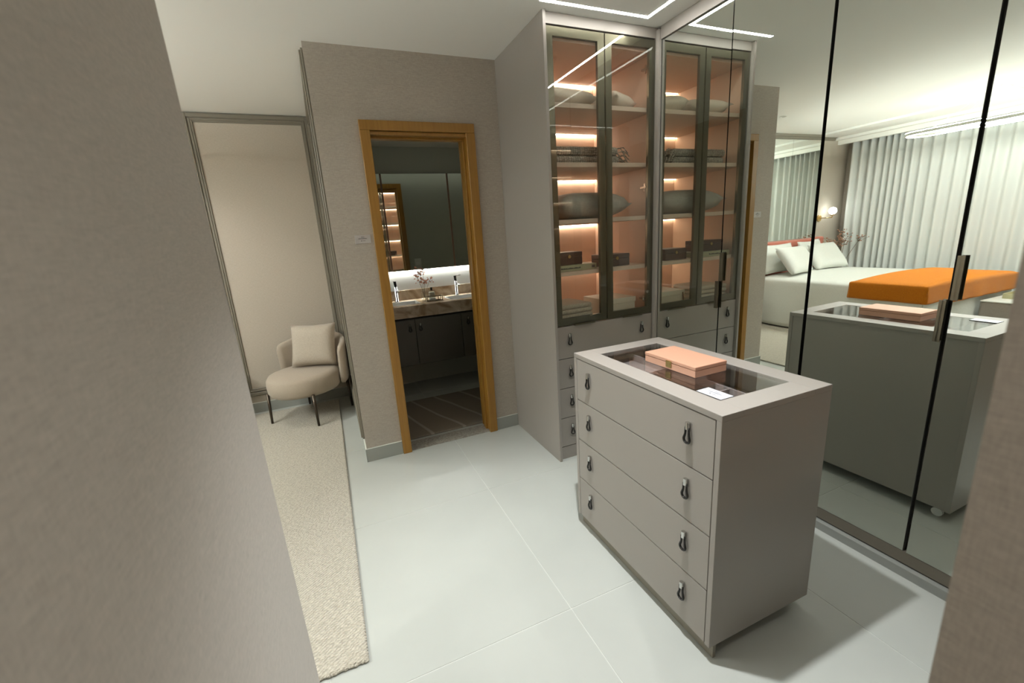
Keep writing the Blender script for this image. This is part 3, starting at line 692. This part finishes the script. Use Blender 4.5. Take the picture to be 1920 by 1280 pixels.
# ------------------------------------------------------------------ bedroom (seen in the mirrored doors)
bed = thing('bed', 'double bed with coral velvet headboard, seen in the mirrored doors', 'bed', (-4.38, 1.10, 0))
box('headboard', M['headboard'], -0.90, 0.93, 0.985, 1.075, 0.0147, 1.125, bed, 0.03, 3)
box('mattress', M['linen'], -0.84, 0.78, -1.03, 0.984, 0.30, 0.62, bed, 0.05, 3)
box('base', M['white'], -0.82, 0.76, -1.01, 0.984, 0.05, 0.295, bed)
for sx in (-0.76, 0.70):
    for sy in (-0.95, 0.9): MB().tube([(sx, sy, 0.0147), (sx, sy, 0.05)], 0.02, 10).build('leg', M['legmetal'], bed)
def drape(name, m, x0, x1, y0, y1, zt, zb, amp, freq, crown=0.03, parent=None, rad=0.07, hang=(1, 1, 1, 1)):
    """cloth over a box: top plus hanging sides with soft folds"""
    b = MB(); NX, NY = 60, 60
    # param: s runs -1..1 beyond => hanging
    hx = zt - zb
    def coord(t_, a0, a1):
        L = a1 - a0; tot = L + 2 * hx; d = t_ * tot - hx
        if d < 0: return a0, -d, -1
        if d > L: return a1, d - L, 1
        return a0 + d, 0.0, 0
    V = [[None] * (NY + 1) for _ in range(NX + 1)]
    for i in range(NX + 1):
        for j in range(NY + 1):
            x, dx, sx = coord(i / NX, x0, x1); y, dy, sy = coord(j / NY, y0, y1)
            down = max(dx, dy) if (dx and dy) else dx + dy
            u = (x - x0) / (x1 - x0) * 2 - 1; v2 = (y - y0) / (y1 - y0) * 2 - 1
            z = zt - down + crown * (1 - u * u) * (1 if not down else 0)
            # round the rim
            ex = min(x - x0, x1 - x); ey = min(y - y0, y1 - y); ee = min(ex, ey)
            if not down and ee < rad: z -= (rad - math.sqrt(max(0, rad * rad - (rad - ee) ** 2))) * 0.45
            k = min(1, down / max(hx, 1e-6)); off = amp * k
            if dx or (dx and dy): x += sx * (0.004 + off * (0.6 + 0.5 * math.sin(y * freq + 1.3 * math.sin(y * 2.1))))
            if dy: y += sy * (0.004 + off * (0.6 + 0.5 * math.sin(x * freq * 1.1 + 1.1 * math.sin(x * 2.7))))
            V[i][j] = b.bm.verts.new((x, y, z))
    for i in range(NX):
        for j in range(NY): b.bm.faces.new((V[i][j], V[i + 1][j], V[i + 1][j + 1], V[i][j + 1]))
    o = b.build(name, m, parent, smooth=True)
    md = o.modifiers.new('thickness', 'SOLIDIFY'); md.thickness = 0.006; md.offset = 1
    return o
bs = drape('bedspread', M['linen'], -5.235, -3.585, 0.055, 2.01, 0.662, 0.035, 0.045, 9.0)
tag(bs, 'plain white bedspread draped over the bed down to the rug', 'bedspread')
th = drape('throw_blanket', M['orange'], -5.262, -3.555, 0.020, 0.72, 0.690, 0.50, 0.012, 14.0, 0.028, rad=0.06)
tag(th, 'burnt orange wool throw draped over the foot of the bed', 'blanket')
def bed_pillow(lab, x, y, z, w_, h_, t_, rx, rz):
    o = cushion_bm(w_, h_, t_, 16, 0.07).build('bed_pillow', M['linen'], None, (x, y, z), None, True)
    o.rotation_euler = Euler((rx, 0, rz), 'XYZ'); tag(o, lab, 'pillow', 'white pillows on the bed'); return o
bed_pillow('white bed pillow leaning upright, front one nearest the closet', -3.98, 1.72, 0.885, 0.62, 0.44, 0.17, math.radians(52), -0.08)
bed_pillow('white bed pillow leaning upright, front one nearest the curtain', -4.72, 1.72, 0.875, 0.66, 0.44, 0.17, math.radians(52), 0.06)
bed_pillow('white bed pillow standing against the headboard, behind the one nearest the closet', -3.93, 1.965, 0.90, 0.66, 0.42, 0.12, math.radians(74), 0.0)
bed_pillow('white bed pillow standing against the headboard, behind the one nearest the curtain', -4.72, 1.965, 0.90, 0.66, 0.42, 0.12, math.radians(74), 0.0)
wm = thing('wall_mirror', 'tall frameless wall mirror in two panes behind the bed headboard', 'mirror', (-4.2, 2.2, 1.0))
box('mirror_pane', M['mirror'], -0.87, -0.171, -0.008, -0.0005, 0.0, 1.53, wm)
box('mirror_pane', M['mirror'], -0.168, 0.5, -0.008, -0.0005, 0.0, 1.53, wm)
box('mirror_pane', M['mirror'], 0.503, 1.17, -0.008, -0.0005, 0.0, 1.53, wm)
ns = thing('nightstand', 'white nightstand beside the bed, on the closet side', 'nightstand', (-3.19, 1.98, 0.0))
box('body', M['white'], -0.20, 0.20, -0.19, 0.20, 0.14, 0.56, ns, 0.004)
box('drawer', M['white'], -0.19, 0.19, -0.205, -0.191, 0.36, 0.55, ns, 0.002)
box('drawer', M['white'], -0.19, 0.19, -0.205, -0.191, 0.15, 0.355, ns, 0.002)
for sx in (-1, 1):
    for sy in (-1, 1): MB().tube([(sx * 0.17, sy * 0.16, 0.0147), (sx * 0.17, sy * 0.16, 0.14)], 0.012, 10).build('leg', M['white'], ns)
ns2 = thing('nightstand', 'white nightstand between the bed and the curtain', 'nightstand', (-5.44, 1.97, 0.0))
box('body', M['white'], -0.15, 0.13, -0.19, 0.20, 0.14, 0.56, ns2, 0.004)
box('drawer', M['white'], -0.14, 0.12, -0.205, -0.191, 0.36, 0.55, ns2, 0.002)
for sx in (-0.12, 0.10):
    for sy in (-1, 1): MB().tube([(sx, sy * 0.16, 0.0), (sx, sy * 0.16, 0.14)], 0.012, 10).build('leg', M['white'], ns2)
fv = thing('flower_vase', 'clear vase of dried brown flowers on the nightstand by the curtain', 'vase', (-5.45, 1.93, 0.561))
MB().lathe([(0.0, 0), (0.045, 0), (0.05, 0.05), (0.03, 0.14), (0.028, 0.17)], n=18).build('vessel', M['vaseglass'], fv, smooth=True)
spray(fv, (0, 0, 0.02), [(-0.02, 0, 0.50), (0.05, 0, 0.52), (-0.08, 0.0, 0.46), (0.10, 0.02, 0.43), (0.30, 0.0, 0.49), (0.20, 0.02, 0.47), (-0.08, -0.22, 0.52), (0.0, 0, 0.60)], 0.003, M['stem'], M['blossom'], 16, 0.042, 26, 0.013)
sn = thing('wall_sconce', 'brass wall sconce with lit white opal globe by the bed', 'lamp', (-5.26, 2.2, 1.40))
MB().tube([(0, -0.0005, 0), (0, -0.022, 0)], 0.05, 24).build('backplate', M['gold'], sn)
MB().tube([(0, -0.022, 0.0), (0, -0.12, 0.0), (-0.13, -0.125, 0.0), (-0.135, -0.125, 0.03)], 0.007, 10).lathe([(0.0, 0.03), (0.03, 0.03), (0.035, 0.045), (0.0, 0.045)], (-0.135, -0.125, 0), 16).build('arm', M['gold'], sn)
MB().ball((-0.135, -0.125, 0.100), 0.054, 3).build('globe', M['globe'], sn, smooth=True)['label'] = 'white opal glass globe'
# curtain
b = MB(); y = 2.05; pts = []; rnd = random.Random(3); ph = 0.0
while y > -2.9:
    pts.append((-5.68 + 0.038 * math.sin(ph) + 0.008 * math.sin(ph * 0.37 + 1), y)); y -= 0.010
    ph += 2 * PI * 0.010 / (0.115 * (1 + 0.22 * math.sin(y * 3.1) + 0.12 * math.sin(y * 7.7)))
NZ = 6; prev = None
for k, (x, y) in enumerate(pts):
    col = [b.bm.verts.new((x + 0.012 * (1 - i / NZ) * math.sin(y * 9), y, 0.02 + (2.53 - 0.02) * i / NZ)) for i in range(NZ + 1)]
    if prev:
        for i in range(NZ): b.bm.faces.new((prev[i], col[i], col[i + 1], prev[i + 1]))
    prev = col
cu = b.build('curtain', M['curtain'], smooth=True); md = cu.modifiers.new('thickness', 'SOLIDIFY'); md.thickness = 0.002
tag(cu, 'full length white pleated curtain across the bedroom window wall', 'curtain')
# pendant
pn = thing('pendant_light', 'white oval ring LED pendant hung above the bed on thin wires', 'pendant light', (-4.37, 0.02, 2.25))
def stadium(a, r, n=14):
    q = []
    for k in range(n + 1): t_ = PI * k / n; q.append((r * math.cos(t_), a + r * math.sin(t_)))
    for k in range(n + 1): t_ = PI + PI * k / n; q.append((r * math.cos(t_), -a + r * math.sin(t_)))
    return q
def ringband(b, a, ro, ri, z0, z1):
    O = stadium(a, ro); I = stadium(a, ri); n = len(O)
    vs = [[b.bm.verts.new((*p, z)) for p in q] for q, z in ((O, z0), (O, z1), (I, z1), (I, z0))]
    for A, B in zip(vs, vs[1:] + vs[:1]):
        for k in range(n): b.bm.faces.new((A[k], A[(k + 1) % n], B[(k + 1) % n], B[k]))
b = MB(); ringband(b, 0.56, 0.19, 0.155, 0.0, 0.030); b.build('ring', M['white'], pn)
b = MB(); ringband(b, 0.56, 0.172, 0.158, -0.003, -0.0005); b.build('diffuser', M['ledpend'], pn)
b = MB(); ringband(b, 0.56, 0.186, 0.159, 0.0305, 0.0325); b.build('uplight', M['ledup'], pn)
b = MB()
for p in ((0.172, 0.45), (-0.172, 0.45), (0.172, -0.45), (-0.172, -0.45)): b.tube([(p[0], p[1], 0.030), (0.0, 0.05, 0.335)], 0.0035, 6)
b.build('suspension_wire', M['white'], pn)
MB().lathe([(0.0, 0.33), (0.06, 0.33), (0.06, 0.3495), (0.0, 0.3495)], (0, 0.05, 0), 20).build('canopy', M['white'], pn)
# bench with tray
bn = thing('bench', 'grey upholstered bench at the foot of the bed', 'bench', (-4.75, -0.22, 0))
box('seat', M['bench'], -0.37, 0.36, -0.20, 0.20, 0.18, 0.448, bn, 0.012, 2)
box('top_pad', M['linen'], -0.372, 0.362, -0.202, 0.202, 0.4485, 0.462, bn, 0.004, 1)
for sx in (-0.32, 0.31):
    for sy in (-0.16, 0.16): MB().tube([(sx, sy, 0.0147), (sx, sy, 0.18)], 0.014, 10).build('leg', M['legmetal'], bn)
ty = thing('serving_tray', 'pale wooden tray on the bench at the foot of the bed', 'tray', (-4.80, -0.22, 0.4625), 0.0)
box('base', M['traywood'], -0.17, 0.17, -0.12, 0.12, 0.0, 0.008, ty)
MB().frame(-0.17, 0.17, -0.12, 0.12, 0.012, 0.0082, 0.055, 'z').build('rim', M['traywood'], ty)
yc = thing('yellow_cup', 'small yellow orange cup standing in the tray on the bench', 'cup', (-4.80, -0.21, 0.471))
MB().lathe([(0.0, 0), (0.03, 0), (0.035, 0.03), (0.036, 0.085), (0.031, 0.085), (0.03, 0.03), (0.0, 0.01)], n=18).build('body', M['yellow'], yc, smooth=True)
